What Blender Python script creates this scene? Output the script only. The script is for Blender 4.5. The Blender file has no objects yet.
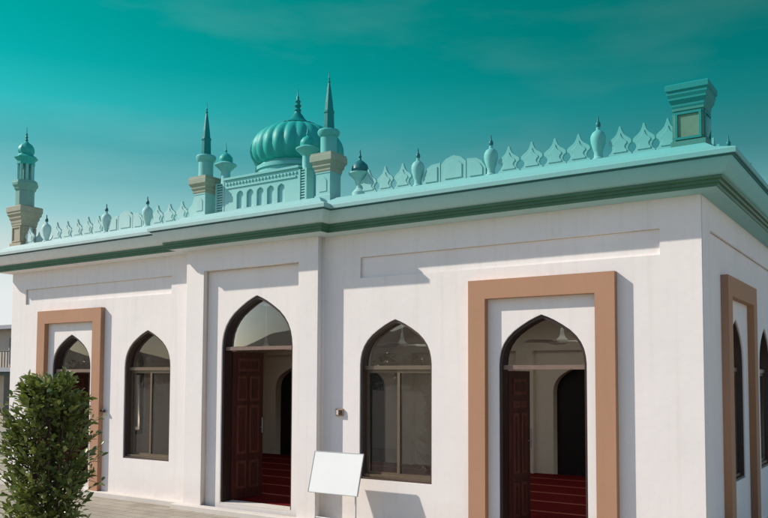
import bpy, bmesh, math, random
from mathutils import Vector, Matrix
random.seed(7)
R = math.radians
scene = bpy.context.scene
col = scene.collection

# ------------------------------------------------------------------ materials
def lin(c):
    return tuple((v/12.92 if v <= .04045 else ((v+.055)/1.055)**2.4) for v in c)

class NT:
    def __init__(s, name):
        s.m = bpy.data.materials.new(name); s.m.use_nodes = True
        s.t = s.m.node_tree; s.n = s.t.nodes; s.l = s.t.links
        s.b = s.n['Principled BSDF']
    def add(s, typ, **kw):
        n = s.n.new(typ)
        for k, v in kw.items(): setattr(n, k, v)
        return n
    def link(s, a, b): s.l.new(a, b)
    def math(s, op, a, b=None, clamp=False):
        n = s.add('ShaderNodeMath', operation=op); n.use_clamp = clamp
        for i, v in enumerate((a, b)):
            if v is None: continue
            if isinstance(v, (int, float)): n.inputs[i].default_value = v
            else: s.link(v, n.inputs[i])
        return n.outputs[0]
    def noise(s, scale, detail=4, rough=.55, coord='Object', dist=0):
        tc = s.add('ShaderNodeTexCoord'); n = s.add('ShaderNodeTexNoise')
        n.inputs['Scale'].default_value = scale; n.inputs['Detail'].default_value = detail
        n.inputs['Roughness'].default_value = rough; n.inputs['Distortion'].default_value = dist
        s.link(tc.outputs[coord], n.inputs['Vector']); return n.outputs['Fac']
    def ramp(s, fac, stops):
        r = s.add('ShaderNodeValToRGB'); e = r.color_ramp.elements
        while len(e) < len(stops): e.new(.5)
        for q, (p, c) in zip(e, stops): q.position = p; q.color = (*c, 1)
        s.link(fac, r.inputs[0]); return r.outputs[0]
    def mix(s, fac, a, b, mode='MIX'):
        n = s.add('ShaderNodeMix', data_type='RGBA', blend_type=mode)
        for i, v in ((0, fac), (6, a), (7, b)):
            if isinstance(v, (int, float)): n.inputs[i].default_value = v
            elif isinstance(v, tuple): n.inputs[i].default_value = (*v, 1) if len(v) == 3 else v
            else: s.link(v, n.inputs[i])
        return n.outputs[2]
    def bump(s, h, strength=.3, dist=.01, normal=None):
        n = s.add('ShaderNodeBump'); n.inputs['Strength'].default_value = strength
        n.inputs['Distance'].default_value = dist; s.link(h, n.inputs['Height'])
        if normal is not None: s.link(normal, n.inputs['Normal'])
        s.link(n.outputs[0], s.b.inputs['Normal']); return n.outputs[0]
    def bevel(s, r=.008):
        n = s.add('ShaderNodeBevel', samples=4); n.inputs['Radius'].default_value = r; return n.outputs[0]

MATS = {}
def plaster(name, c, var=.07, streak=.0, rough=.85, bump=.25, bev=.006, dirt=0):
    """Painted render: faint mottling, fine grain, rain streaks and a dustier foot."""
    m = NT(name); base = lin(c)
    lo = tuple(v*(1-var) for v in base); hi = tuple(min(1, v*(1+var*.5)) for v in base)
    cl = m.ramp(m.noise(1.3, 6, .62), [(.3, lo), (.7, hi)])
    cl = m.mix(.25, cl, m.ramp(m.noise(14, 3), [(.35, lo), (.65, hi)]))
    geo = m.add('ShaderNodeNewGeometry')
    sp = m.add('ShaderNodeSeparateXYZ'); m.link(geo.outputs['Position'], sp.inputs[0])
    if streak:
        mp = m.add('ShaderNodeMapping'); mp.inputs['Scale'].default_value = (5, 5, .22)
        m.link(geo.outputs['Position'], mp.inputs[0])
        n = m.add('ShaderNodeTexNoise'); n.inputs['Scale'].default_value = 2.2; n.inputs['Detail'].default_value = 6
        m.link(mp.outputs[0], n.inputs['Vector'])
        f = m.math('MULTIPLY', m.ramp(n.outputs['Fac'], [(.52, (0, 0, 0)), (.78, (1, 1, 1))]), streak)
        cl = m.mix(f, cl, tuple(v*q for v, q in zip(base, (.66, .62, .56))))
    if dirt:
        f = m.math('MULTIPLY', m.math('SUBTRACT', .42, sp.outputs['Z']), 2.2, True)
        f = m.math('MULTIPLY', f, m.noise(5, 5))
        cl = m.mix(m.math('MULTIPLY', f, dirt), cl, tuple(v*q for v, q in zip(base, (.62, .55, .46))))
    m.link(cl, m.b.inputs['Base Color'])
    m.b.inputs['Roughness'].default_value = rough
    m.b.inputs['Specular IOR Level'].default_value = .25
    h = m.math('ADD', m.noise(160, 3), m.math('MULTIPLY', m.noise(9, 4), 1.5))
    m.bump(h, bump, .004, m.bevel(bev) if bev else None)
    MATS[name] = m.m; return m.m

VEIL_TEAL = (.08, .57, .55)  # teal veil over the view, mixed into the roof colours
def roof_veil(name, c, rough=.6, amount=1.0, var=.05):
    """Roof level colour with a teal veil painted in, stronger with height and along the eaves to the corner."""
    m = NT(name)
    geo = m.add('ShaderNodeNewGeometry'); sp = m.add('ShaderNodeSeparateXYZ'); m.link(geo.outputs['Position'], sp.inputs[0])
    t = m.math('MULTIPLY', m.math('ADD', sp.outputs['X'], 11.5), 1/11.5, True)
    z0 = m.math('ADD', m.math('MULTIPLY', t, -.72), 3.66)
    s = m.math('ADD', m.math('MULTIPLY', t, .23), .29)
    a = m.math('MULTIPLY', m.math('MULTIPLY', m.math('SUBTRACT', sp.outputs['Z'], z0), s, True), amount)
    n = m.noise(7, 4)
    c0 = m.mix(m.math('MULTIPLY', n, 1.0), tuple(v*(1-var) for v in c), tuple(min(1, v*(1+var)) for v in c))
    cl = m.mix(a, c0, VEIL_TEAL)
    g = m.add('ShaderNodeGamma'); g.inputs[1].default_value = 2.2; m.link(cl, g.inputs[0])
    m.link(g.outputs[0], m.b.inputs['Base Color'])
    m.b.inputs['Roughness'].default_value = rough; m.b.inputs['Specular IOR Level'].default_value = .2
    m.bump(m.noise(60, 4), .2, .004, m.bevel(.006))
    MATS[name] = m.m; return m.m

def simple(name, c, rough=.5, metal=0, var=.1, scale=12, bump=.1, spec=.4):
    m = NT(name); b = lin(c)
    cl = m.ramp(m.noise(scale, 5), [(.3, tuple(v*(1-var) for v in b)), (.7, tuple(min(1, v*(1+var)) for v in b))])
    m.link(cl, m.b.inputs['Base Color']); m.b.inputs['Roughness'].default_value = rough
    m.b.inputs['Metallic'].default_value = metal; m.b.inputs['Specular IOR Level'].default_value = spec
    if bump: m.bump(m.noise(scale*6, 3), bump, .003)
    MATS[name] = m.m; return m.m

def wood(name, c):
    m = NT(name); b = lin(c)
    tc = m.add('ShaderNodeTexCoord'); mp = m.add('ShaderNodeMapping'); mp.inputs['Scale'].default_value = (14, 14, .9)
    m.link(tc.outputs['Object'], mp.inputs[0])
    n = m.add('ShaderNodeTexNoise'); n.inputs['Scale'].default_value = 3; n.inputs['Detail'].default_value = 7; n.inputs['Distortion'].default_value = .6
    m.link(mp.outputs[0], n.inputs['Vector'])
    m.link(m.ramp(n.outputs['Fac'], [(.3, tuple(v*.6 for v in b)), (.7, tuple(v*1.35 for v in b))]), m.b.inputs['Base Color'])
    m.b.inputs['Roughness'].default_value = .42; m.b.inputs['Specular IOR Level'].default_value = .35
    m.bump(n.outputs['Fac'], .15, .003)
    MATS[name] = m.m

def glass(name, tint, ior=1.5, dust=.05):
    m = NT(name); m.n.remove(m.b)
    tr = m.add('ShaderNodeBsdfTransparent'); tr.inputs[0].default_value = (*tint, 1)
    gl = m.add('ShaderNodeBsdfGlossy'); gl.inputs['Roughness'].default_value = .012; gl.inputs[0].default_value = (.95, .95, .95, 1)
    df = m.add('ShaderNodeBsdfDiffuse'); df.inputs[0].default_value = (.4, .38, .34, 1)
    fr = m.add('ShaderNodeFresnel'); fr.inputs[0].default_value = ior
    tc = m.add('ShaderNodeTexCoord')
    nz = m.add('ShaderNodeTexNoise'); nz.inputs['Scale'].default_value = 1.1; nz.inputs['Detail'].default_value = 1
    m.link(tc.outputs['Object'], nz.inputs['Vector'])
    bp = m.add('ShaderNodeBump'); bp.inputs['Strength'].default_value = .04; bp.inputs['Distance'].default_value = .02
    m.link(nz.outputs['Fac'], bp.inputs['Height']); m.link(bp.outputs[0], gl.inputs['Normal'])
    a = m.add('ShaderNodeMixShader'); m.link(fr.outputs[0], a.inputs[0]); m.link(tr.outputs[0], a.inputs[1]); m.link(gl.outputs[0], a.inputs[2])
    b = m.add('ShaderNodeMixShader'); m.link(m.math('MULTIPLY', m.noise(4, 5), dust*2), b.inputs[0])
    m.link(a.outputs[0], b.inputs[1]); m.link(df.outputs[0], b.inputs[2])
    m.link(b.outputs[0], m.n['Material Output'].inputs[0])
    MATS[name] = m.m

plaster('wall', (.935, .905, .885), .05, .17, bump=.3, dirt=.55)
plaster('inside', (.88, .84, .78), .05)
plaster('tan', (.705, .54, .43), .06, .10, bump=.25, dirt=.3)
plaster('plinth', (.86, .83, .80), .08, .0, dirt=.5)
roof_veil('fascia', (.94, .925, .92), amount=1.2)
roof_veil('cap', (.76, .79, .78))
roof_veil('merlon', (.83, .86, .84), amount=.92)
roof_veil('minaret_white', (.86, .90, .88))
roof_veil('minaret_tan', (.69, .62, .53), amount=.42, var=.12)
roof_veil('minaret_mid', (.66, .66, .60), amount=.9)
roof_veil('pillar', (.42, .50, .44), amount=.75, var=.14)
roof_veil('pillar_tile', (.56, .52, .40), amount=.55, var=.3)
roof_veil('pillar_cap', (.20, .44, .43), amount=.9)  # base colour already pulled towards the teal veil
roof_veil('green_roof', (.24, .68, .63), rough=.5, amount=.6, var=.10)
roof_veil('green_dark', (.05, .42, .40), rough=.4, amount=.6, var=.12)
roof_veil('dark_tip', (.22, .34, .36), rough=.4, amount=.7)
roof_veil('cap_under', (.30, .38, .42), amount=.9)
simple('stripe', (.25, .43, .33), .5, var=.12, scale=5)
simple('stripe_light', (.30, .44, .35), .5, var=.12, scale=5)
wood('door', (.31, .16, .13))
wood('door_moulding', (.43, .25, .20))
wood('dark_door', (.085, .06, .05))
simple('frame_dark', (.21, .15, .135), .45)
simple('transom', (.50, .41, .36), .5)
simple('bronze', (.46, .40, .33), .42, .35, .08, 20)
simple('bronze_dark', (.33, .27, .235), .45, .2, .08, 20)
simple('steel', (.62, .62, .62), .4, .6)
simple('white_metal', (.86, .86, .84), .4)
simple('board', (.90, .90, .885), .35, var=.02, scale=3, bump=.03)
simple('plate', (.66, .55, .46), .5)
simple('button', (.82, .76, .70), .4)
glass('glass', (.72, .70, .67), 1.62)
glass('fan_glass', (.50, .50, .49), 1.4)
glass('side_glass', (.72, .70, .67), 1.18)
glass('clear_glass', (.85, .83, .80), 1.45)

def opal():
    m = NT('opal'); m.n.remove(m.b)
    tl = m.add('ShaderNodeBsdfTranslucent'); tl.inputs[0].default_value = (.85, .83, .78, 1)
    gl = m.add('ShaderNodeBsdfGlossy'); gl.inputs['Roughness'].default_value = .3
    a = m.add('ShaderNodeMixShader'); a.inputs[0].default_value = .06
    m.link(tl.outputs[0], a.inputs[1]); m.link(gl.outputs[0], a.inputs[2]); m.link(a.outputs[0], m.n['Material Output'].inputs[0]); MATS['opal'] = m.m
opal()
def carpet():
    m = NT('carpet')
    geo = m.add('ShaderNodeNewGeometry'); sp = m.add('ShaderNodeSeparateXYZ'); m.link(geo.outputs['Position'], sp.inputs[0])
    y = m.math('FRACT', m.math('MULTIPLY', m.math('SUBTRACT', sp.outputs['Y'], .06), 1/.83))
    band = m.math('MULTIPLY', m.math('LESS_THAN', y, .085), 1)
    x = m.math('FRACT', m.math('MULTIPLY', sp.outputs['X'], 1/.55))
    motif = m.math('MULTIPLY', m.math('LESS_THAN', m.math('ABSOLUTE', m.math('SUBTRACT', x, .5)), .06), m.math('GREATER_THAN', y, .6))
    n = m.noise(30, 5)
    c = m.ramp(n, [(.3, lin((.34, .045, .055))), (.7, lin((.42, .07, .075)))])
    c = m.mix(m.math('MULTIPLY', band, .75), c, lin((.70, .42, .36)))
    c = m.mix(m.math('MULTIPLY', motif, .35), c, lin((.28, .04, .05)))
    m.link(c, m.b.inputs['Base Color']); m.b.inputs['Roughness'].default_value = .95
    m.b.inputs['Specular IOR Level'].default_value = .1
    m.bump(m.noise(300, 2), .5, .004); MATS['carpet'] = m.m
carpet()

def paving():
    m = NT('paving')
    geo = m.add('ShaderNodeNewGeometry')
    br = m.add('ShaderNodeTexBrick'); br.inputs['Scale'].default_value = 1
    br.inputs['Brick Width'].default_value = .40; br.inputs['Row Height'].default_value = .20
    br.inputs['Mortar Size'].default_value = .009; br.inputs['Mortar Smooth'].default_value = .3
    br.inputs['Color1'].default_value = (*lin((.62, .58, .53)), 1); br.inputs['Color2'].default_value = (*lin((.69, .65, .59)), 1)
    br.inputs['Mortar'].default_value = (*lin((.36, .33, .29)), 1)
    m.link(geo.outputs['Position'], br.inputs['Vector'])
    n = m.noise(.7, 7, .65)
    c = m.mix(.55, br.outputs['Color'], m.ramp(n, [(.3, lin((.52, .48, .43))), (.7, lin((.70, .67, .61)))]))
    c = m.mix(m.math('MULTIPLY', m.ramp(m.noise(2.3, 5), [(.55, (0, 0, 0)), (.75, (1, 1, 1))]), .35), c, lin((.45, .40, .35)))
    m.link(c, m.b.inputs['Base Color']); m.b.inputs['Roughness'].default_value = .9
    m.b.inputs['Specular IOR Level'].default_value = .2
    h = m.math('ADD', m.math('MULTIPLY', br.outputs['Fac'], -1.0), m.math('MULTIPLY', m.noise(40, 5), .5))
    m.bump(h, .5, .01); MATS['paving'] = m.m
paving()

def leafmat(name, c1, c2):
    m = NT(name)
    oi = m.add('ShaderNodeAttribute', attribute_name='tone')
    c = m.ramp(oi.outputs['Fac'], [(0, lin(c1)), (.75, lin(c2)), (1, lin((.70, .72, .48)))])
    m.link(c, m.b.inputs['Base Color']); m.b.inputs['Roughness'].default_value = .3
    m.b.inputs['Specular IOR Level'].default_value = .5
    tl = m.add('ShaderNodeBsdfTranslucent'); m.link(m.mix(.5, c, lin((.38, .46, .12))), tl.inputs[0])
    mx = m.add('ShaderNodeMixShader'); mx.inputs[0].default_value = .22
    m.link(m.b.outputs[0], mx.inputs[1]); m.link(tl.outputs[0], mx.inputs[2])
    m.link(mx.outputs[0], m.n['Material Output'].inputs[0]); MATS[name] = m.m
leafmat('leaf', (.21, .27, .12), (.52, .55, .28))
leafmat('far_leaf', (.13, .19, .09), (.27, .33, .16))
simple('bark', (.34, .27, .20), .9, var=.25, scale=25, bump=.5)
simple('hill', (.27, .27, .21), .95, var=.25, scale=.05, bump=0)
plaster('far_wall', (.74, .69, .63), .08, .25)
simple('far_slab', (.60, .61, .63), .8)
simple('far_dark', (.20, .21, .23), .25)
simple('far_teal', (.28, .42, .44), .5)

# ------------------------------------------------------------------ mesh helpers
def place(o, parent=None):
    col.objects.link(o)
    if parent is not None: o.parent = parent
    return o
def finish(name, me, mat, parent=None, smooth=None):
    if isinstance(mat, str): mat = MATS[mat]
    if mat is not None: me.materials.clear(); me.materials.append(mat)
    if smooth is not None:
        for p in me.polygons: p.use_smooth = True
        me.set_sharp_from_angle(angle=R(smooth))
    return place(bpy.data.objects.new(name, me), parent)
class MB:
    def __init__(s): s.bm = bmesh.new()
    def box(s, x0, x1, y0, y1, z0, z1):
        v = [s.bm.verts.new(p) for p in ((x0,y0,z0),(x1,y0,z0),(x1,y1,z0),(x0,y1,z0),(x0,y0,z1),(x1,y0,z1),(x1,y1,z1),(x0,y1,z1))]
        for f in ((3,2,1,0),(4,5,6,7),(0,1,5,4),(1,2,6,5),(2,3,7,6),(3,0,4,7)): s.bm.faces.new([v[i] for i in f])
        return s
    def loft(s, rings, cap=True):
        vs = [[s.bm.verts.new(p) for p in r] for r in rings]; n = len(rings[0])
        for a, b in zip(vs, vs[1:]):
            for i in range(n): s.bm.faces.new((a[i], a[(i+1) % n], b[(i+1) % n], b[i]))
        if cap: s.bm.faces.new(vs[0][::-1]); s.bm.faces.new(vs[-1])
        return s
    def lathe(s, prof, c=(0,0,0), n=24, rot=0, wob=None):
        """prof: (radius, z); wob(angle, r, z) -> radius factor"""
        rings = []
        for r, z in prof:
            rg = []
            for i in range(n):
                a = 2*math.pi*i/n + rot; q = max(r, .0008)*(wob(a, r, z) if wob else 1)
                rg.append((c[0]+q*math.cos(a), c[1]+q*math.sin(a), c[2]+z))
            rings.append(rg)
        return s.loft(rings)
    def sq(s, prof, c=(0,0,0)):
        """square section: (half width, z)"""
        return s.loft([[(c[0]+w*a, c[1]+w*b, c[2]+z) for a, b in ((-1,-1),(1,-1),(1,1),(-1,1))] for w, z in prof])
    def prism(s, pts, y0, y1):
        """pts in xz, extruded along y"""
        return s.loft([[(x, y0, z) for x, z in pts], [(x, y1, z) for x, z in pts]])
    def tube(s, a, b, ra, rb=None, n=8):
        a, b = Vector(a), Vector(b); rb = ra if rb is None else rb
        d = (b-a).normalized(); u = d.orthogonal().normalized(); w = d.cross(u)
        rg = lambda p, r: [tuple(p+u*r*math.cos(2*math.pi*i/n)+w*r*math.sin(2*math.pi*i/n)) for i in range(n)]
        return s.loft([rg(a, ra), rg(b, rb)])
    def build(s, name, mat, parent=None, smooth=None):
        bmesh.ops.recalc_face_normals(s.bm, faces=s.bm.faces[:])
        me = bpy.data.meshes.new(name); s.bm.to_mesh(me); s.bm.free()
        return finish(name, me, mat, parent, smooth)
def tag(o, label=None, cat=None, group=None, kind=None):
    for k, v in (('label', label), ('category', cat), ('group', group), ('kind', kind)):
        if v: o[k] = v
    return o
def empty(name, loc=(0,0,0), rz=0):
    o = bpy.data.objects.new(name, None); o.location = loc; o.rotation_euler.z = rz; return place(o)
def copy_tree(o, parent=None):
    c = o.copy(); col.objects.link(c)
    if parent is not None: c.parent = parent
    for ch in list(o.children): copy_tree(ch, c)
    return c

def holed_verts(outer, holes, depth, axis):
    """A sheet with openings: polygon fill of a 2D curve, extruded. axis maps (u, v, w in 0..depth) -> xyz"""
    cu = bpy.data.curves.new('c', 'CURVE'); cu.dimensions = '2D'; cu.fill_mode = 'BOTH'; cu.extrude = depth/2
    for loop in [outer]+list(holes):
        sp = cu.splines.new('POLY'); sp.points.add(len(loop)-1); sp.use_cyclic_u = True
        for p, q in zip(sp.points, loop): p.co = (q[0], q[1], 0, 1)
    ob = bpy.data.objects.new('c', cu); col.objects.link(ob)
    dg = bpy.context.evaluated_depsgraph_get(); dg.update()
    me = bpy.data.meshes.new_from_object(ob.evaluated_get(dg))
    for v in me.vertices: v.co = axis(v.co.x, v.co.y, v.co.z+depth/2)
    bpy.data.objects.remove(ob); bpy.data.curves.remove(cu)
    return me
def sheet_mesh(mb, outer, holes, depth, axis):
    me = holed_verts(outer, holes, depth, axis)
    mb.bm.from_mesh(me); bpy.data.meshes.remove(me); return mb
def weld(mb):
    bmesh.ops.remove_doubles(mb.bm, verts=mb.bm.verts[:], dist=.0004); return mb

ARCH = [(1,0),(.985,.15),(.95,.29),(.885,.425),(.785,.555),(.65,.675),(.475,.785),(.29,.885),(.14,.95)]
def arch(cx, hw, z0, zs, za, inset=0):
    """closed outline of a pointed arch opening, counter-clockwise from lower left"""
    hw -= inset; za -= inset*1.25; h = za-zs
    zb = z0+inset if inset else z0
    return [(cx-hw, zb), (cx+hw, zb)] + [(cx+hw*a, zs+h*b) for a, b in ARCH] + [(cx, za)] + [(cx-hw*a, zs+h*b) for a, b in reversed(ARCH)]
def arch_top(cx, hw, zs, za, inset=0):
    hw -= inset; za -= inset*1.25; h = za-zs
    return [(cx+hw*a, zs+h*b) for a, b in ARCH] + [(cx, za)] + [(cx-hw*a, zs+h*b) for a, b in reversed(ARCH)]
front = lambda y0: (lambda u, v, w: (u, y0+w, v))          # u = x, v = z, depth into the building
right = lambda x0: (lambda u, v, w: (x0-w, u, v))          # u = y, v = z, depth into the building
rect = lambda a, b, c, d: [(a, c), (b, c), (b, d), (a, d)]

# ------------------------------------------------------------------ dimensions
XL, XM, DEEP = -11.463, -5.73, 10.5
ZT, ZG, FLOOR = 3.575, -.05, .08
BAYL, BAYR, BAYP = -6.955, -4.585, .14
WIN = [(-7.93, .511), (-3.517, .511)]
DOORS = [(-9.765, .5, 2.465, 1.93), (-5.70, .637, 2.885, 2.19), (-1.652, .5, 2.465, 1.93)]
ADDED_SIDEL = [(2.42, .36), (4.95, .43), (7.5, .43)]  # unseen left wall windows, added to light the hall
SIDEW = [(1.58, .43), (3.46, .43), (5.6, .43), (7.5, .43)]

mosque = tag(empty('mosque', (XM, 0, ZG)), 'low white mosque with pointed arches, green dome, minarets and a pale crenellated parapet with a teal veil painted in', 'mosque')
ORG = Vector((XM, 0, ZG))
def fix(o):          # child of the mosque root given in world coordinates
    o.location = -ORG; return o
def part(mb, name, mat, smooth=None, label=None):
    o = fix(mb.build(name, mat, mosque, smooth))
    if label: o['label'] = label
    return o
def sub(mb, name, mat, parent, smooth=None):   # parent already carries the offset
    return mb.build(name, mat, parent, smooth)

# --- front wall
LAYER = .034
w = MB()
def wall_pair(x0, x1, holes, panel, y=0):
    sheet_mesh(w, rect(x0, x1, ZG, ZT), holes+[panel], LAYER, front(y))
    sheet_mesh(w, rect(x0+.03, x1-.03, ZG, ZT), holes, .20, front(y+LAYER-.004))
door = lambda d: arch(d[0], d[1], FLOOR-.02, d[3], d[2])
win = lambda c, hw: arch(c, hw, .555, 1.935, 2.483)
wall_pair(XL, BAYL+.02, [door(DOORS[0]), win(*WIN[0])], rect(-11.062, -7.426, 3.009, 3.268))
wall_pair(BAYR-.02, -.0, [door(DOORS[2]), win(*WIN[1])], rect(-4.03, -.397, 3.009, 3.268))
REC = .09
sheet_mesh(w, [(BAYL, ZG), (-6.613, ZG), (-6.613, 3.262), (-4.90, 3.262), (-4.90, ZG), (BAYR, ZG), (BAYR, ZT), (BAYL, ZT)], [], REC+.004, front(-BAYP))
sheet_mesh(w, rect(BAYL+.001, BAYR-.001, ZG, ZT), [door(DOORS[1])], .28, front(-BAYP+REC))
part(weld(w), 'front_wall', 'wall')

# --- side walls and back wall
w = MB()
sw = [arch(c, hw, .654, 1.92, 2.454) for c, hw in SIDEW]
sheet_mesh(w, rect(.0335, DEEP, ZG, ZT), sw+[rect(.374, DEEP-.4, 3.009, 3.268)], LAYER, right(0))
sheet_mesh(w, rect(.20, DEEP, ZG, ZT), sw, .20, right(-LAYER+.004))
part(weld(w), 'side_wall', 'wall')
w = MB()
left = lambda x0: (lambda u, v, d: (x0+d, u, v))
sw = [arch(c, hw, .654, 1.92, 2.454) for c, hw in ADDED_SIDEL]
sheet_mesh(w, rect(.0335, DEEP, ZG, ZT), sw+[rect(.374, DEEP-.4, 3.009, 3.268)], LAYER, left(XL))
sheet_mesh(w, rect(.20, DEEP, ZG, ZT), sw, .20, left(XL+LAYER-.004))
part(weld(w), 'side_wall', 'wall')
part(MB().box(XL+.001, -.001, DEEP-.22, DEEP, ZG, ZT), 'back_wall', 'wall')

# --- plan outline and mouldings that run round it
PLAN = [(XL,0),(BAYL,0),(BAYL,-BAYP),(BAYR,-BAYP),(BAYR,0),(0,0),(0,DEEP),(XL,DEEP)]
def offset_plan(o):
    out = []; n = len(PLAN)
    for i in range(n):
        p, q, r = PLAN[i-1], PLAN[i], PLAN[(i+1) % n]
        def nrm(a, b):
            dx, dy = b[0]-a[0], b[1]-a[1]; l = math.hypot(dx, dy); return (dy/l, -dx/l)
        n1, n2 = nrm(p, q), nrm(q, r)
        out.append((q[0]+o*(n1[0]+n2[0]), q[1]+o*(n1[1]+n2[1])))
    return out
def moulding(prof, cap=False):
    mb = MB(); rings = [[(x, y, z) for x, y in offset_plan(o)] for o, z in prof]
    n = len(PLAN); vs = [[mb.bm.verts.new(p) for p in r] for r in rings]
    for a, b in zip(vs, vs[1:]):
        for i in range(n): mb.bm.faces.new((a[i], a[(i+1) % n], b[(i+1) % n], b[i]))
    if cap: mb.bm.faces.new(vs[-1])
    return mb
part(moulding([(-.01, ZG-.05), (.12, ZG-.05), (.12, .012), (.112, .02), (-.01, .022)]), 'plinth', 'plinth')
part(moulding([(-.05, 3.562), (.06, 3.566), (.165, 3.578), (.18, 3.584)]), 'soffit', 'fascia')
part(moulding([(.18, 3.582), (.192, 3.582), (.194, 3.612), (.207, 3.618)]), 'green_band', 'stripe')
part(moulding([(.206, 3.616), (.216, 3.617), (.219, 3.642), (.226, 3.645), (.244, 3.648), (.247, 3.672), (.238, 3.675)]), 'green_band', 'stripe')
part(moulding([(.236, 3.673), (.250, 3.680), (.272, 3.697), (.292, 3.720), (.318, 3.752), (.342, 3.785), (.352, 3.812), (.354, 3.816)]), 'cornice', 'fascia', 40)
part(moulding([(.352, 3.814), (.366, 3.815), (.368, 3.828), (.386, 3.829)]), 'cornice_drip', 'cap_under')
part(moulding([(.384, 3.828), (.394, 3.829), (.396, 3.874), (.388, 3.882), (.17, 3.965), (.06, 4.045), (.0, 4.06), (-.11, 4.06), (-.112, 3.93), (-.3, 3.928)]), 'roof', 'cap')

def pane(poly, mapping, d):
    mb = MB(); mb.bm.faces.new([mb.bm.verts.new(mapping(u, v, d)) for u, v in poly]); return mb
ADDED_WELLS = [(-9.9, 2.9, .5), (-8.0, 2.9, .7), (-5.4, 2.9, 1.6), (-2.75, 2.9, 2.35), (-.85, 2.9, 1.0)]      # unseen roof lights added to brighten the hall: x, y, width
wh = [rect(x-q/2, x+q/2, y-1.9, y+1.9) for x, y, q in ADDED_WELLS]
flat = lambda z0: (lambda u, v, d: (u, v, z0+d))
RX0, RX1 = XL+.299, -.299
part(sheet_mesh(MB(), rect(RX0, RX1, .299, DEEP-.299), wh, .05, flat(3.878)), 'roof_slab', 'minaret_white')
for loop, (x, y, q) in zip(wh, ADDED_WELLS):
    big = rect(x-q/2-.04, x+q/2+.04, y-1.94, y+1.94)
    o = part(sheet_mesh(MB(), big, [rect(x-q/2+.002, x+q/2-.002, y-1.898, y+1.898)], .84, flat(3.125)), 'added_roof_light', 'inside')
    sub(pane(rect(x-q/2-.03, x+q/2+.03, y-1.93, y+1.93), flat(3.97), 0), 'pane', 'opal', o)
# --- brown surrounds
def surround(cx, mapping):
    out, inn, top, it = .832, .623, 2.868, 2.656
    pts = [(cx-out, .02), (cx-inn, .02), (cx-inn, it), (cx+inn, it), (cx+inn, .02), (cx+out, .02), (cx+out, top), (cx-out, top)]
    return sheet_mesh(MB(), pts, [], .079, mapping)
part(surround(-9.765, front(-.077)), 'door_surround', 'tan')
part(surround(-1.660, front(-.077)), 'door_surround', 'tan')
part(surround(1.645, right(.077)), 'window_surround', 'tan')
part(surround(5.6, right(.077)), 'window_surround', 'tan')

# --- windows
def ring(outer, inner, depth, mapping): return sheet_mesh(MB(), outer, [inner], depth, mapping)
def bars(mb, mapping, items):
    for u0, u1, v0, v1, d0, d1 in items:
        p = [mapping(u, v, d) for d in (d0, d1) for (u, v) in ((u0, v0), (u1, v0), (u1, v1), (u0, v1))]
        mb.loft([p[:4], p[4:]])
    return mb
def window(cx, hw, z0, zs, za, mapping):
    fr = .026; zt = zs-.03
    f = part(ring(arch(cx, hw+.004, z0, zs, za+.004), arch(cx, hw, z0, zs, za, fr), .13, lambda u, v, d: mapping(u, v, d+.018)), 'window', 'bronze_dark')
    m1 = lambda u, v, d: mapping(u, v, d+.075)
    b = bars(MB(), m1, [(cx-hw+fr, cx+hw-fr, zt-.024, zt+.024, -.006, .0725)])
    sub(b, 'transom', 'bronze', f)
    sub(bars(MB(), m1, [(cx-hw+fr, cx+hw-fr, z0+fr-.002, z0+fr+.03, -.02, .0722)]), 'sill_rail', 'bronze', f)
    lo, hi = z0+fr+.012, zt-.024
    # two sliding sashes on two tracks
    for s, d in ((-1, .04), (1, .012)):
        a, e = (cx-hw+fr, cx+.02) if s < 0 else (cx-.02, cx+hw-fr)
        sh = ring(rect(a, e, lo+.001, hi-.001), rect(a+.038, e-.038, lo+.045, hi-.04), .024, lambda u, v, q, d=d: mapping(u, v, q+.075+d))
        so = sub(sh, 'sash', 'bronze', f)
        sub(pane(rect(a+.03, e-.03, lo+.035, hi-.03), mapping, .087+d), 'pane', 'glass', f)
    sub(pane([(cx-hw+fr, zt+.02), (cx+hw-fr, zt+.02)]+arch_top(cx, hw, zs, za, fr*.8), mapping, .11), 'fanlight', 'glass', f)
    return f
for c, hw in WIN: window(c, hw, .555, 1.935, 2.483, front(0))
for c, hw in SIDEW: window(c, hw, .654, 1.92, 2.454, right(0))
for c, hw in ADDED_SIDEL: window(c, hw, .654, 1.92, 2.454, left(XL))  # added windows: sun through them brightens the hall

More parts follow.
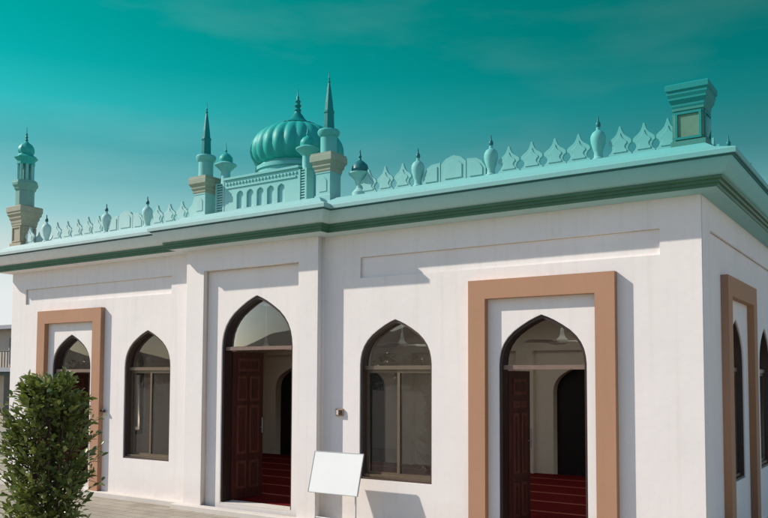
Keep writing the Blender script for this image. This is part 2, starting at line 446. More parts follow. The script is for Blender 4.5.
# --- doors
def leaf_mesh(wd, ht):
    """panelled door leaf, hinge at origin, along +x, closed face at y=0"""
    t = .045; b = MB().box(0, wd, 0, t, 0, ht)
    x0, x1 = .09, wd-.09; rows = [(.14, .52), (.62, 1.30), (1.36, ht-.34), (ht-.27, ht-.09)]
    for z0, z1 in rows:
        for q in ((x0, (x0+x1)/2-.03), ((x0+x1)/2+.03, x1)) if z1-z0 > .3 else ((x0, x1),):
            for ya, yb in ((-.012, .003), (t-.003, t+.012)):
                b.box(q[0], q[1], ya, yb, z0, z1)
                b.box(q[0]+.035, q[1]-.035, ya-.008 if ya < 0 else yb-.002, ya+.002 if ya < 0 else yb+.008, z0+.035, z1-.035)
    return b
def doorway(d, y, leaf_angle, ztr, gl):
    cx, hw, za, zs = d; fr = .032; z0 = FLOOR
    pts = arch(cx, hw+.004, z0, zs, za+.004); inn = arch(cx, hw, z0, zs, za, fr)
    loop = [pts[0], (inn[0][0], z0)] + list(reversed(inn[2:])) + [(inn[1][0], z0), pts[1]] + pts[2:]
    f = part(sheet_mesh(MB(), loop, [], .15, front(y)), 'door', 'frame_dark')
    sub(bars(MB(), front(y), [(cx-hw+fr, cx+hw-fr, ztr-.024, ztr+.024, .03, .158)]), 'transom', 'transom', f)
    sub(pane([(cx-hw+fr, ztr+.03), (cx+hw-fr, ztr+.03)]+[p for p in arch_top(cx, hw, zs, za, fr*.8) if p[1] > ztr+.035], front(y), .09), 'fanlight', gl, f)
    wd, ht = hw-fr-.004, ztr-.034-z0-.01
    for s in (-1, 1):
        lf = sub(leaf_mesh(wd, ht), 'leaf', 'door', f)
        lf.data.materials.append(MATS['door_moulding'])
        for k, p in enumerate(lf.data.polygons):
            if k >= 6 and ((k-6)//6) % 2 == 0: p.material_index = 1
        lf.location = (cx+s*(hw-fr), y+.165, z0+.008)
        a = leaf_angle if s < 0 else 180-leaf_angle
        lf.rotation_euler.z = R(a)
        if s > 0: lf.scale.y = -1
        h = MB().tube((wd-.06, -.012, .98), (wd-.06, -.055, .98), .008).tube((wd-.06, .057, .98), (wd-.06, .10, .98), .008)
        h.tube((wd-.06, -.05, .90), (wd-.06, -.05, 1.12), .009).tube((wd-.06, .095, .90), (wd-.06, .095, 1.12), .009)
        ho = sub(h, 'handle', 'steel', f, 40)
        ho.location = lf.location; ho.rotation_euler = lf.rotation_euler; ho.scale = lf.scale
    return f
def threshold(d, y):
    return part(MB().box(d[0]-d[1]+.002, d[0]+d[1]-.002, y+.003, y+.26, ZG, FLOOR-.004), 'threshold', 'plinth')
LEAF = [82, 88, 80]
doorway(DOORS[0], .022, 84, 1.88, 'side_glass'); doorway(DOORS[1], -.03, 87, 2.175, 'fan_glass'); doorway(DOORS[2], .022, 84, 1.90, 'clear_glass')
threshold(DOORS[0], .0); threshold(DOORS[1], -.05); threshold(DOORS[2], .0)

# --- inside: prayer hall seen through the openings
part(MB().box(XL+.22, -.235, .225, 5.76, FLOOR-.06, FLOOR), 'carpet', 'carpet')
part(sheet_mesh(MB(), rect(XL+.22, -.235, .225, 5.9), wh, .08, flat(3.12)), 'ceiling', 'inside')
iw = MB(); IA = [(-9.9, .54), (-8.02, .54), (-5.73, .6), (-3.32, .54), (-1.55, .54)]
sheet_mesh(iw, rect(XL+.22, -.235, FLOOR-.05, 3.13), [arch(c, hw, FLOOR-.03, 1.55, 2.03) for c, hw in IA], .3, front(5.75))
for x in (-10.95, -8.95, -6.95, -4.37, -2.42, -.5):            # flat piers on the inner wall
    iw.box(x-.17, x+.17, 5.64, 5.751, FLOOR-.02, 2.29)
iw.box(XL+.222, -.237, 5.68, 5.752, 2.29, 2.36)
part(iw, 'inner_wall', 'inside')
for c, hw in IA:
    o = part(MB().prism(arch(c, hw+.02, FLOOR-.02, 1.55, 2.05), 5.93, 5.98), 'inner_door', 'dark_door')
    sub(MB().box(c-.012, c+.012, 5.915, 5.935, FLOOR, 1.95), 'meeting_stile', 'door', o)
for x in (-6.7, -4.12, -8.9, -1.45): 
    part(MB().box(x-.09, x+.09, .23, 5.75, 2.93, 3.13), 'ceiling_beam', 'inside')

# ------------------------------------------------------------------ parapet
PY = .05
rnd0 = random.Random(3)
def merlon(x, wd=.258, h=.315, z=4.05):
    h *= rnd0.uniform(.97, 1.03); wd *= rnd0.uniform(.97, 1.0); x += rnd0.uniform(-.003, .003)
    k = wd/.25; q = h/.33
    half = [(.125,0),(.125,.035),(.098,.055),(.083,.09),(.098,.125),(.125,.145),(.122,.175),(.098,.198),(.062,.222),(.036,.252),(.018,.292),(.010,.325)]
    pts = [(-a*k, b*q) for a, b in reversed(half)]; pts = [(x-a*k, z+b*q) for a, b in half] + [(x, z+h)] + [(x+a*k, z+b*q) for a, b in reversed(half)]
    mb = MB().prism(pts[::-1], PY-.016, PY+.016)
    # raised heart shaped boss
    sm = [(x+(p[0]-x)*.6, z+.05+(p[1]-z)*.62) for p in pts]
    mb.prism(sm[::-1], PY-.022, PY-.015)
    return mb
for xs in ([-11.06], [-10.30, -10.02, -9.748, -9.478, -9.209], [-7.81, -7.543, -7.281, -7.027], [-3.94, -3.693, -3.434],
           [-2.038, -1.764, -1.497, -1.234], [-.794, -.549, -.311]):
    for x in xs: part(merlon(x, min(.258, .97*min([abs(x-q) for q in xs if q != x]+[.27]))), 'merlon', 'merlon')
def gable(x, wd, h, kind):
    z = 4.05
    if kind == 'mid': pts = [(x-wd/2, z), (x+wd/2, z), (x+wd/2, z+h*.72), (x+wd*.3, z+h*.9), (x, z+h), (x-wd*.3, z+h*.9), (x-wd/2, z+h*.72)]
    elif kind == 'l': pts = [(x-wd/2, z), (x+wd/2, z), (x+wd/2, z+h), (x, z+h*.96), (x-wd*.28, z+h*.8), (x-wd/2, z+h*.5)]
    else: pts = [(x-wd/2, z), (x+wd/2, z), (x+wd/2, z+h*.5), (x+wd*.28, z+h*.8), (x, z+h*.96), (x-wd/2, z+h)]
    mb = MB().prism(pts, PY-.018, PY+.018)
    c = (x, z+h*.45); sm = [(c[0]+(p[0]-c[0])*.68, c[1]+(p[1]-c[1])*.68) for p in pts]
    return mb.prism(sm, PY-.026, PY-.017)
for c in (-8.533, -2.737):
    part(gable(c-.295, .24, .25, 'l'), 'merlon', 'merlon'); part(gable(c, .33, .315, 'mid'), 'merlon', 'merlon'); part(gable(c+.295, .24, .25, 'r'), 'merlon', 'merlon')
# side parapet (facing the lane on the right)
def turn_side(o):     # turns a front parapet piece built about x=0,y=PY to the side wall
    o.rotation_euler.z = R(90); return o
for k in range(26):
    y = .42+k*.275
    if k % 5 == 4: continue
    m = merlon(0, .258); o = m.build('merlon', 'merlon', mosque); o.matrix_local = Matrix.Translation(Vector((-.03, y, 0))-ORG) @ Matrix.Rotation(R(90), 4, 'Z')
for k in range(16):
    y = .42+k*.275
    if k % 5 == 4: continue
    m = merlon(0, .258); o = m.build('merlon', 'merlon', mosque); o.matrix_local = Matrix.Translation(Vector((XL+.03, y, 0))-ORG) @ Matrix.Rotation(R(-90), 4, 'Z')
def urn(x, y, sc=1, dome=False):
    u = MB().lathe([(.05,0),(.062,.0),(.062,.02),(.046,.035),(.043,.085),(.05,.10),(.062,.14),(.076,.19),(.08,.235),(.076,.265),(.06,.295),(.036,.315),(.022,.325),(.02,.36),(.014,.375)] if not dome else
                   [(.10,0),(.10,.05),(.055,.10),(.05,.15),(.075,.22),(.12,.265),(.145,.285),(.145,.30),(.10,.31)], (x, y, 4.05), 16)
    o = part(u, 'finial', 'merlon', 35)
    t = MB().lathe([(.022,.355),(.027,.375),(.024,.40),(.012,.415),(.009,.43),(.006,.475)] if not dome else
                   [(.095,.305),(.11,.345),(.095,.40),(.055,.44),(.02,.465),(.012,.49),(.022,.51),(.012,.53),(.009,.56),(.004,.60)], (x, y, 4.05), 16)
    sub(t, 'tip', 'dark_tip', o, 35)
for x in (-10.60, -9.02, -8.048, -3.229, -2.263, -1.024): urn(x, PY)
for k in (4, 9, 14, 19, 24): urn(-.03, .42+k*.275)
urn(.0, .42-.275)
urn(-4.10, .08, dome=True)

# ------------------------------------------------------------------ minarets
def corner_minaret(x, y, tall=True):
    c = (x, y, 0)
    p = part(MB().sq([(.165, 3.95), (.165, 4.10), (.14, 4.105), (.14, 4.40), (.15, 4.405), (.15, 4.43)], c), 'minaret', 'minaret_tan' if tall else 'pillar')
    # sunken tile panel on each face, framed by a raised moulding
    pn = MB()
    for r in range(4):
        M = Matrix.Translation(Vector((x, y, 0))) @ Matrix.Rotation(R(90*r), 4, 'Z')
        for a, b, e, f in ((-.125, .125, 4.115, 4.14), (-.125, .125, 4.365, 4.39), (-.125, -.10, 4.14, 4.365), (.10, .125, 4.14, 4.365)):
            bx = [M @ Vector(q) for q in ((a,-.155,e),(b,-.155,e),(b,-.139,e),(a,-.139,e),(a,-.155,f),(b,-.155,f),(b,-.139,f),(a,-.139,f))]
            v = [pn.bm.verts.new(q) for q in bx]
            for q in ((3,2,1,0),(4,5,6,7),(0,1,5,4),(1,2,6,5),(2,3,7,6),(3,0,4,7)): pn.bm.faces.new([v[i] for i in q])
    if not tall:
        sub(MB().sq([(.1412, 4.138), (.1412, 4.366)], c), 'tile_panel', 'pillar_tile', p)
    sub(pn, 'panel_frame', 'pillar_cap' if not tall else 'minaret_tan', p)
    if not tall:
        sub(MB().sq([(.148, 4.43), (.155, 4.45), (.155, 4.47), (.178, 4.51), (.178, 4.53), (.190, 4.56), (.190, 4.59), (.203, 4.60), (.203, 4.655), (.19, 4.665)], c), 'capital', 'pillar_cap', p); return p
    sub(MB().sq([(.148, 4.43), (.158, 4.46), (.158, 4.49), (.178, 4.53), (.178, 4.56), (.203, 4.60), (.203, 4.64), (.215, 4.645), (.215, 4.735), (.20, 4.747)], c), 'capital', 'minaret_tan', p)
    o8 = R(22.5)
    sub(MB().lathe([(.155, 4.745), (.155, 5.03), (.16, 5.032)], c, 8, o8), 'shaft', 'minaret_mid', p)
    sub(MB().lathe([(.155, 5.03), (.18, 5.06), (.185, 5.09), (.21, 5.12), (.215, 5.165), (.205, 5.175), (.20, 5.21), (.05, 5.212)], c, 8, o8), 'balcony', 'minaret_mid', p)
    for k in range(8):
        a = o8+R(45*k); sub(MB().tube((x+.12*math.cos(a), y+.12*math.sin(a), 5.205), (x+.12*math.cos(a), y+.12*math.sin(a), 5.565), .024, .024), 'column', 'minaret_white', p, 40)
    sub(MB().lathe([(.05, 5.20), (.05, 5.57)], c, 10), 'core', 'minaret_mid', p)
    sub(MB().lathe([(.12, 5.50), (.15, 5.505), (.15, 5.57), (.195, 5.615), (.198, 5.63), (.15, 5.66), (.115, 5.70)], c, 8, o8), 'eave', 'green_roof', p)
    sub(MB().lathe([(.115, 5.695), (.135, 5.73), (.138, 5.77), (.125, 5.815), (.095, 5.86), (.055, 5.89), (.03, 5.915), (.02, 5.93)], c, 20, 0, lambda a, r, z: 1+.03*math.cos(10*a)), 'cupola', 'green_roof', p, 30)
    sub(MB().lathe([(.02, 5.925), (.028, 5.95), (.014, 5.975), (.026, 6.00), (.012, 6.03), (.018, 6.05), (.007, 6.08), (.003, 6.19)], c, 12), 'finial', 'green_dark', p, 40)
    return p
corner_minaret(-11.36, .12)
corner_minaret(-.10, .12, False)

def bay_minaret(x, y):
    c = (x, y, 0)
    p = part(MB().sq([(.125, 3.95), (.125, 4.09), (.112, 4.095), (.112, 4.37), (.118, 4.375), (.118, 4.39)], c), 'minaret', 'minaret_white')
    n = MB().prism(arch(x, .06, 4.14, 4.26, 4.33), y-.118, y-.110)
    sub(n, 'niche', 'merlon', p)
    sub(MB().sq([(.117, 4.388), (.127, 4.41), (.127, 4.435), (.145, 4.46), (.145, 4.485), (.165, 4.52), (.172, 4.525), (.172, 4.60), (.165, 4.605), (.165, 4.63), (.10, 4.634)], c), 'capital', 'minaret_tan', p)
    sub(MB().lathe([(.105, 4.632), (.105, 4.86), (.115, 4.865), (.142, 4.905), (.145, 4.935), (.13, 4.955), (.075, 4.966)], c, 20), 'shaft', 'minaret_white', p, 30)
    sub(MB().lathe([(.072, 4.964), (.072, 5.02), (.066, 5.17), (.073, 5.18), (.073, 5.205), (.06, 5.215), (.05, 5.32), (.026, 5.50), (.012, 5.58)], c, 8, R(22.5)), 'spire', 'green_dark', p)
    sub(MB().lathe([(.012, 5.575), (.02, 5.595), (.008, 5.615), (.014, 5.635), (.006, 5.655), (.002, 5.74)], c, 10), 'finial', 'green_dark', p, 40)
bay_minaret(-6.775, .02); bay_minaret(-4.555, .02)

# --- frontispiece between them: blind arcade, ladder piers, small turrets
FX0, FX1, FT = -6.40, -5.05, 4.545
f = MB()
nich = [arch(-6.10+.187*k, .062, 4.12, 4.31, 4.37) for k in range(5)]
sheet_mesh(f, rect(FX0, FX1, 3.95, FT), nich, .03, front(.02))
f.box(FX0+.001, FX1-.001, .049, .16, 3.95, FT-.001)
f.box(FX0+.04, FX1-.04, .008, .021, 4.42, 4.445).box(FX0-.01, FX1+.01, .0, .17, FT-.002, FT+.03)
for k in range(22):
    f.box(FX0+.03+k*.06, FX0+.06+k*.06, .008, .021, 4.47, 4.50)
fr = part(f, 'frontispiece', 'minaret_white')
for a, b in ((-6.575, -6.402), (-5.048, -4.91)):
    l = MB().box(a, b, .05, .16, 3.95, FT-.02)
    l.box(a, a+.03, .015, .052, 3.95, FT-.02).box(b-.03, b, .015, .052, 3.95, FT-.02)
    for k in range(13): l.box(a+.029, b-.029, .022, .051, 4.07+k*.036, 4.088+k*.036)
    part(l, 'ladder_pier', 'minaret_white')
for x in (-6.46, -4.97):
    t = part(MB().lathe([(.075, 4.52), (.068, 4.54), (.066, 4.70), (.08, 4.715), (.13, 4.765), (.155, 4.785), (.155, 4.80), (.10, 4.83)], (x, .1, 0), 18), 'turret', 'minaret_white', 30)
    sub(MB().lathe([(.09, 4.825), (.10, 4.86), (.092, 4.905), (.06, 4.945), (.025, 4.965), (.013, 4.98), (.022, 5.0), (.01, 5.02), (.003, 5.12)], (x, .1, 0), 18), 'cupola', 'green_roof', t, 35)

# --- main dome
DC = (-5.73, .8, 0)
d = part(MB().lathe([(.58, 3.9), (.58, 4.70), (.60, 4.71), (.60, 4.76), (.56, 4.78), (.54, 4.82)], DC, 48), 'drum', 'minaret_white', 30)
prof = [(.53, 4.80), (.60, 4.84), (.645, 4.91), (.665, 4.99), (.66, 5.07), (.635, 5.15), (.59, 5.225), (.52, 5.295), (.43, 5.35), (.33, 5.39), (.25, 5.415)]
sub(MB().lathe(prof, DC, 240, 0, lambda a, r, z: .975+.045*abs(math.cos(12*a))), 'dome', 'green_roof', d, 50)
sub(MB().lathe([(.24, 5.395), (.29, 5.40), (.295, 5.415), (.24, 5.43), (.16, 5.465), (.105, 5.52), (.07, 5.575), (.045, 5.61), (.04, 5.63)], DC, 120, 0, lambda a, r, z: 1+.03*abs(math.cos(12*a))), 'lotus_cap', 'green_dark', d, 40)
sub(MB().lathe([(.038, 5.62), (.055, 5.65), (.03, 5.68), (.055, 5.715), (.03, 5.75), (.045, 5.78), (.018, 5.81), (.022, 5.84), (.01, 5.86), (.004, 5.97)], DC, 16), 'finial', 'green_dark', d, 50)

# ------------------------------------------------------------------ things at the mosque
# ceiling fans
def fan(x, y, spin, label):
    z = 2.31
    r = tag(empty('ceiling_fan', (x, y, z), R(spin)), label, 'ceiling fan', 'ceiling fans in the prayer hall')
    MB().tube((0,0,.05), (0,0,.80), .012).lathe([(.055,.75),(.05,.79),(.03,.809)], n=14).build('rod', 'white_metal', r, 40)
    MB().lathe([(.015,.19),(.024,.17),(.030,.10),(.045,.06),(.072,.035),(.08,.01),(.072,-.025),(.04,-.04),(.02,-.045)], n=24).build('motor', 'white_metal', r, 40)
    for k in range(3):
        b = MB(); a = R(120*k); M = Matrix.Rotation(a, 4, 'Z')
        tip = [(.08,-.02,-.004),(.20,-.03,-.007),(.24,-.06,-.02),(.66,-.07,-.03),(.68,0,-.008),(.66,.07,.014),(.24,.06,.016),(.20,.03,.007),(.08,.02,.004)]
        b.loft([[tuple(M @ Vector((p[0], p[1], p[2]-.003))) for p in tip], [tuple(M @ Vector((p[0], p[1], p[2]+.003))) for p in tip]])
        b.build('blade', 'white_metal', r)
fan(-2.52, 2.8, 6, 'white ceiling fan seen through the arch of the right hand brown-framed doorway')
fan(-5.20, 2.8, 40, 'white ceiling fan seen through the top of the arched window right of the central doorway')
fan(-8.09, 2.8, 75, 'white ceiling fan behind the glass fanlight of the tall central doorway')

# switch box
s = tag(MB().box(-.055, .055, -.028, .0, -.045, .045).build('switch_box', 'plate'), 'small beige electric switch box on the white wall right of the central bay', 'switch box')
s.location = (-4.325, .001, 1.35)
MB().box(-.045, -.004, -.036, -.027, -.03, .03).build('switch', 'button', s)
MB().box(.006, .045, -.036, -.027, -.03, .03).build('switch', 'frame_dark', s)

# small fitting on the left surround
hk = tag(MB().box(-.004, .07, -.012, .012, -.014, .014).lathe([(.018,-.022),(.026,-.012),(.026,.012),(.018,.022)], (.075,0,0), 12).build('wall_fitting', 'frame_dark'), 'small dark metal fitting sticking out of the right edge of the left brown door surround', 'wall fitting')
hk.location = (-8.933, -.04, 1.255)

# notice board on a stand, leaning back
BT, BB = Vector((0, -.270, .885)), Vector((0, -.402, .400))
board = tag(empty('notice_board', (-4.135, -.34, ZG)), 'blank white notice board tilted back on a thin metal stand before the wall', 'notice board')
O = Vector((-4.135, -.34, ZG))
def pl(u, t, off):         # u along x, t 0 bottom..1 top, off outwards from the board face
    n = Vector((0, -(BT.z-BB.z), (BT.y-BB.y))).normalized()
    p = BB.lerp(BT, t)+n*off; return Vector((-4.135+u, p.y, p.z))-O
hw = .368
def slab(u0, u1, t0, t1, o0, o1):
    return [[tuple(pl(u, t, o)) for u, t in ((u0,t0),(u1,t0),(u1,t1),(u0,t1))] for o in (o0, o1)]
MB().loft(slab(-hw+.006, hw-.006, .012, .988, -.008, .004)).build('panel', 'board', board)
e = MB()
for a in ((-hw, hw, 0, .014), (-hw, hw, .986, 1), (-hw, -hw+.007, .0141, .9859), (hw-.007, hw, .0141, .9859)): e.loft(slab(*a, -.011, .0075))
e.build('edge_frame', 'steel', board)
for u in (-.30, .30):
    a = pl(u, .36, -.013)                      # upright reaches the back of the tilted panel
    MB().tube((a.x, a.y, .0), (a.x, a.y, a.z), .0115).build('leg', 'white_metal', board, 40)
    MB().box(a.x-.014, a.x+.014, a.y-.17, a.y+.17, .0, .022).build('foot', 'white_metal', board)
a, b = pl(-.30, .36, -.013), pl(.30, .36, -.013)
MB().tube((a.x, a.y, .15), (b.x, b.y, .15), .008).build('crossbar', 'white_metal', board, 40)

# ------------------------------------------------------------------ shrub in the foreground
def leaf_into(verts, faces, tones, p, d, up, L, W, tone):
    d = d.normalized(); s = d.cross(up)
    if s.length < .05: s = d.cross(Vector((1, .3, .2)))
    s.normalize(); n = s.cross(d).normalized(); i = len(verts)
    for t, wq, dz in ((0, .06, 0), (.3, .8, .02), (.6, .95, .0), (.85, .5, -.05)):
        c = p+d*(L*t)+n*(L*dz)
        verts += [c-s*(W/2*wq)+n*(W*.16*wq), c, c+s*(W/2*wq)+n*(W*.16*wq)]
    verts.append(p+d*L-n*(L*.12))
    for r in range(3):
        a = i+3*r
        faces += [(a, a+1, a+4, a+3), (a+1, a+2, a+5, a+4)]; tones += [tone, tone]
    faces += [(i+9, i+10, i+12), (i+10, i+11, i+12)]; tones += [tone, tone]
def mesh_leaves(name, verts, faces, tones, mat, parent):
    me = bpy.data.meshes.new(name); me.from_pydata([tuple(v) for v in verts], [], faces)
    at = me.attributes.new('tone', 'FLOAT', 'FACE'); at.data.foreach_set('value', tones)
    me.materials.append(MATS[mat])
    for p in me.polygons: p.use_smooth = True
    return place(bpy.data.objects.new(name, me), parent)
rnd = random.Random(11)
SB = Vector((-4.98, -3.60, ZG))
shrub = tag(empty('shrub', SB), 'dense dark green glossy-leaved shrub clipped to a column in front of the left doorway', 'shrub')
st = MB(); lv, lf, lt = [], [], []
H = 1.93
stems = []
for k in range(7):
    a = k*2.4; b = Vector((.05*math.cos(a), .05*math.sin(a), 0)); m1 = Vector((.13*math.cos(a), .13*math.sin(a), .6+.1*rnd.random())); tp = Vector((.22*math.cos(a), .22*math.sin(a), 1.35+.25*rnd.random()))
    st.tube(b, m1, .016, .012); st.tube(m1, tp, .012, .005); stems.append((b, m1, tp))
def env(z, a):      # column outline: lumpy, round shouldered, fuller on the shadow side low down
    t = z/H
    return .47*(.90+.10*math.sin(t*9+a*2)+.07*math.sin(3*a+t*5)) * min(1, (1-t)*3.0+.22)**.55
for k in range(490):
    z = rnd.uniform(.10, 1.0)**.85*(H-.08); a = rnd.uniform(0, 2*math.pi)
    r = env(z, a)*math.sqrt(rnd.uniform(.30, 1.0))*rnd.uniform(.82, 1.12)
    if rnd.random() < .10: r *= rnd.uniform(1.1, 1.28)
    tip = Vector((r*math.cos(a), r*math.sin(a), z))
    b, m1, tp = stems[int((a/(2*math.pi))*7) % 7]
    root = m1.lerp(tp, min(1, max(0, (z-.55)/1.0)))*.7; root.z = max(.15, z-.12-.3*r)
    ax = (tip-root); ln = ax.length; axn = ax.normalized()
    st.tube(root, tip, .0045, .002, 5)
    nl = rnd.randint(7, 10); tone0 = rnd.random()
    for j in range(nl):
        t = .42+.6*j/(nl-1); p = root+ax*t
        phi = j*2.4+rnd.random(); u = axn.orthogonal().normalized(); w_ = axn.cross(u)
        out = u*math.cos(phi)+w_*math.sin(phi)
        dd = (axn*(.55+.5*t)+out*(.95-.35*t)+Vector((rnd.uniform(-.3,.3), rnd.uniform(-.3,.3), rnd.uniform(-.45,.45)))).normalized()
        L = rnd.uniform(.05, .108)*(1.0 if t < .95 else .8)
        young = .85+.15*rnd.random() if (t > .9 and rnd.random() < .3) else min(.8, .15+.4*tone0+.3*rnd.random())
        leaf_into(lv, lf, lt, p, dd, Vector((0,0,1))+Vector((rnd.uniform(-.9,.9), rnd.uniform(-.9,.9), 0)), L, L*rnd.uniform(.42, .54), young)
st.build('stem', 'bark', shrub, 60)
mesh_leaves('foliage', lv, lf, lt, 'leaf', shrub)

# ------------------------------------------------------------------ surroundings
g = tag(MB().box(-900, 900, -900, 900, ZG-.4, ZG).build('ground', 'paving'), kind='structure')

# neighbouring building beyond the left corner
bd = tag(empty('shop_building', (-34, 12, ZG)), 'low grey-beige two storey building with a railed balcony beyond the left corner of the mosque', 'building')
MB().box(-9, 10, 0, 9, 0, 3.86).build('wall', 'far_wall', bd)
MB().box(-9.3, 10.3, -.5, 9.3, 3.861, 4.02).build('roof', 'far_slab', bd)
MB().box(-9.2, 10.2, -1.0, -.002, 2.05, 2.22).build('balcony', 'far_slab', bd)
rl = MB().box(-9.2, 10.2, -.98, -.94, 2.86, 2.91)
for k in range(98): rl.box(-9.18+k*.2, -9.155+k*.2, -.975, -.945, 2.221, 2.859)
rl.build('railing', 'far_dark', bd)
for k in range(8):
    x = -8.2+k*2.35
    MB().box(x-.85, x+.85, -.03, .05, .0, 1.9).build('shop_front', 'far_dark', bd)
    wd = MB().box(x-.45, x+.45, -.03, .05, 2.4, 3.5).build('window', 'far_dark', bd)
    MB().box(x-.53, x+.53, -.06, -.031, 3.5, 3.56).box(x-.53, x-.45, -.06, -.031, 2.36, 3.499).box(x+.45, x+.53, -.06, -.031, 2.36, 3.499).build('frame', 'far_slab', wd)
MB().box(-8.9, 9.9, -.2, -.031, 1.9, 2.04).build('fascia_sign', 'far_teal', bd)

# across the square, mirrored in the window glass: trees and a ridge of hills
v, f_, tn = [], [], []
for k in range(46):
    x = -150+k*4.6+rnd.uniform(-1, 1); y = -100+rnd.uniform(-8, 8); h = rnd.uniform(3.2, 6.8); r = rnd.uniform(1.6, 2.8)
    for c in range(9):
        a = rnd.uniform(0, 6.28); q = r*math.sqrt(rnd.random())*.8; zc = h*rnd.uniform(.18, .85); cr = r*rnd.uniform(.35, .6); tone = rnd.random()*.5
        for j in range(34):
            dv = Vector((rnd.gauss(0,1), rnd.gauss(0,1), rnd.gauss(0,1))).normalized()
            leaf_into(v, f_, tn, Vector((x+q*math.cos(a), y+q*math.sin(a), zc))+dv*cr*rnd.uniform(.6, 1), dv+Vector((0,0,-.2)), Vector((rnd.uniform(-1,1), rnd.uniform(-1,1), 1)), .75, .5, min(.85, tone+.4*rnd.random()))
wo = tag(mesh_leaves('woodland', v, f_, tn, 'far_leaf', None), kind='stuff')
hm = MB(); N = 60; top, bot, back = [], [], []
for k in range(N):
    x = -420+k*14; h = 15+9*math.sin(k*.35+1)+5*math.sin(k*.9)+2.5*math.sin(k*2.3)
    bot.append(hm.bm.verts.new((x, -190, ZG-.2))); top.append(hm.bm.verts.new((x, -230, h))); back.append(hm.bm.verts.new((x, -300, ZG-.2)))
for k in range(N-1):
    hm.bm.faces.new((bot[k], bot[k+1], top[k+1], top[k])); hm.bm.faces.new((top[k], top[k+1], back[k+1], back[k]))
tag(hm.build('hills', 'hill', None, 60), kind='structure')

# ------------------------------------------------------------------ sun, sky, camera
travel = Vector((2.16, 1.0, -1.77)).normalized()
sd = bpy.data.lights.new('sun', 'SUN'); sd.energy = 5.0; sd.angle = R(.55); sd.color = (1, .925, .84)
so = place(bpy.data.objects.new('sun', sd)); so.rotation_euler = travel.to_track_quat('-Z', 'Y').to_euler(); so.location = (-20, -10, 20)

W = bpy.data.worlds.new('World'); scene.world = W; W.use_nodes = True
t = W.node_tree; n = t.nodes; L = t.links
for q in list(n): n.remove(q)
out = n.new('ShaderNodeOutputWorld')
sky = n.new('ShaderNodeTexSky'); sky.sky_type = 'NISHITA'; sky.sun_disc = False
sky.sun_elevation = math.asin(-travel.z); sky.sun_rotation = math.atan2(-travel.x, -travel.y)
sky.air_density = 1.0; sky.dust_density = .5; sky.ozone_density = 1.0; sky.altitude = 100
bg = n.new('ShaderNodeBackground'); bg.inputs[1].default_value = SKY_STRENGTH = .142
L.new(sky.outputs[0], bg.inputs[0])
# teal veil painted into the sky half over the roof, not its own colour: pale at the horizon, deep teal overhead, with thin cloud
tc = n.new('ShaderNodeTexCoord'); sp = n.new('ShaderNodeSeparateXYZ'); L.new(tc.outputs['Generated'], sp.inputs[0])
def mth(op, a, b=None, clamp=False):
    q = n.new('ShaderNodeMath'); q.operation = op; q.use_clamp = clamp
    for i, v in enumerate((a, b)):
        if v is None: continue
        if isinstance(v, (int, float)): q.inputs[i].default_value = v
        else: L.new(v, q.inputs[i])
    return q.outputs[0]
elev = mth('ARCSINE', sp.outputs['Z'])
# the painted teal veil leans: deeper towards the right of the roof
side = mth('ADD', mth('MULTIPLY', sp.outputs['X'], .83), mth('MULTIPLY', sp.outputs['Y'], .556))
ev = elev
rp = n.new('ShaderNodeValToRGB'); L.new(mth('MULTIPLY', ev, 1/R(30)), rp.inputs[0])
stops = [(0, (.93, .93, .94)), (.18, (.90, .92, .92)), (.28, (.80, .87, .86)), (.36, (.56, .76, .77)), (.43, (.41, .66, .68)), (.50, (.28, .60, .62)), (.60, (.13, .60, .61)), (.68, (.02, .56, .56)), (.76, (0, .535, .525)), (1, (0, .48, .47))]
e = rp.color_ramp.elements
while len(e) < len(stops): e.new(.5)
for q, (p, c) in zip(e, stops): q.position = p; q.color = (*lin(c), 1)
bg_veil = n.new('ShaderNodeBackground')
mp = n.new('ShaderNodeMapping'); mp.inputs['Scale'].default_value = (2.2, 2.2, 9); L.new(tc.outputs['Generated'], mp.inputs[0])
nz = n.new('ShaderNodeTexNoise'); nz.inputs['Scale'].default_value = 1.6; nz.inputs['Detail'].default_value = 6; L.new(mp.outputs[0], nz.inputs['Vector'])
cl = n.new('ShaderNodeValToRGB'); cl.color_ramp.elements[0].position = .5; cl.color_ramp.elements[1].position = .75
L.new(nz.outputs['Fac'], cl.inputs[0])
mx = n.new('ShaderNodeMix'); mx.data_type = 'RGBA'; L.new(mth('MULTIPLY', cl.outputs[0], .05), mx.inputs[0]); L.new(rp.outputs[0], mx.inputs[6]); mx.inputs[7].default_value = (.8, .86, .86, 1)
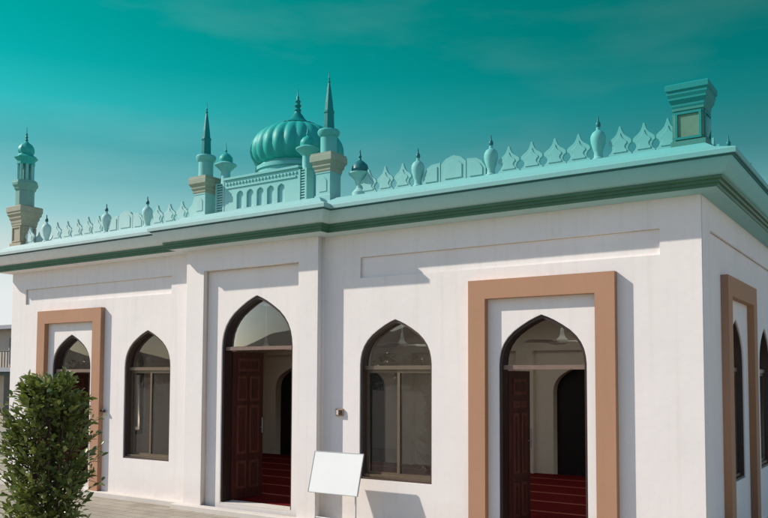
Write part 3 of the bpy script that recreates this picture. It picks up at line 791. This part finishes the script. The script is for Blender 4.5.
L.new(mx.outputs[2], bg_veil.inputs[0])
L.new(mth('POWER', 2.718, mth('MULTIPLY', mth('MULTIPLY', side, -1.05), mth('MULTIPLY', mth('SUBTRACT', elev, R(8.5)), 1/R(9), True))), bg_veil.inputs[1])
hor = mth('ADD', mth('MULTIPLY', sp.outputs['X'], -.556), mth('MULTIPLY', sp.outputs['Y'], .831))
mask = n.new('ShaderNodeMapRange'); mask.interpolation_type = 'SMOOTHSTEP'; mask.inputs[1].default_value = -.1; mask.inputs[2].default_value = .45; L.new(hor, mask.inputs[0])
ms = n.new('ShaderNodeMixShader'); L.new(mask.outputs[0], ms.inputs[0]); L.new(bg.outputs[0], ms.inputs[1]); L.new(bg_veil.outputs[0], ms.inputs[2])
L.new(ms.outputs[0], out.inputs[0])

cd = bpy.data.cameras.new('camera'); cam = place(bpy.data.objects.new('camera', cd)); scene.camera = cam
F, PYX, RO, PI_, YA = 818.127, 333.545, -.0041876, .0554504, .5898442
fw = Vector((-math.sin(YA)*math.cos(PI_), math.cos(YA)*math.cos(PI_), math.sin(PI_)))
rv = Vector((math.cos(YA), math.sin(YA), 0)); uv = rv.cross(fw)
ax = rv*math.cos(RO)-uv*math.sin(RO); ay = rv*math.sin(RO)+uv*math.cos(RO)
M = Matrix((ax, ay, -fw)).transposed().to_4x4(); M.translation = Vector((1.80783, -8.19, 1.768)); cam.matrix_world = M
cd.sensor_width = 36; cd.sensor_fit = 'HORIZONTAL'; cd.lens = F/768*36; cd.shift_y = (PYX-259)/768
cd.clip_start = .05; cd.clip_end = 3000
scene.view_settings.view_transform = 'Standard'; scene.view_settings.look = 'None'; scene.view_settings.exposure = 0; scene.view_settings.gamma = 1
scene.render.engine = 'CYCLES'
scene.cycles.use_denoising = True; scene.cycles.max_bounces = 10; scene.cycles.diffuse_bounces = 5; scene.cycles.transparent_max_bounces = 16
scene.cycles.sample_clamp_indirect = 6; scene.cycles.caustics_reflective = False
scene.render.resolution_x, scene.render.resolution_y = 1024, 691
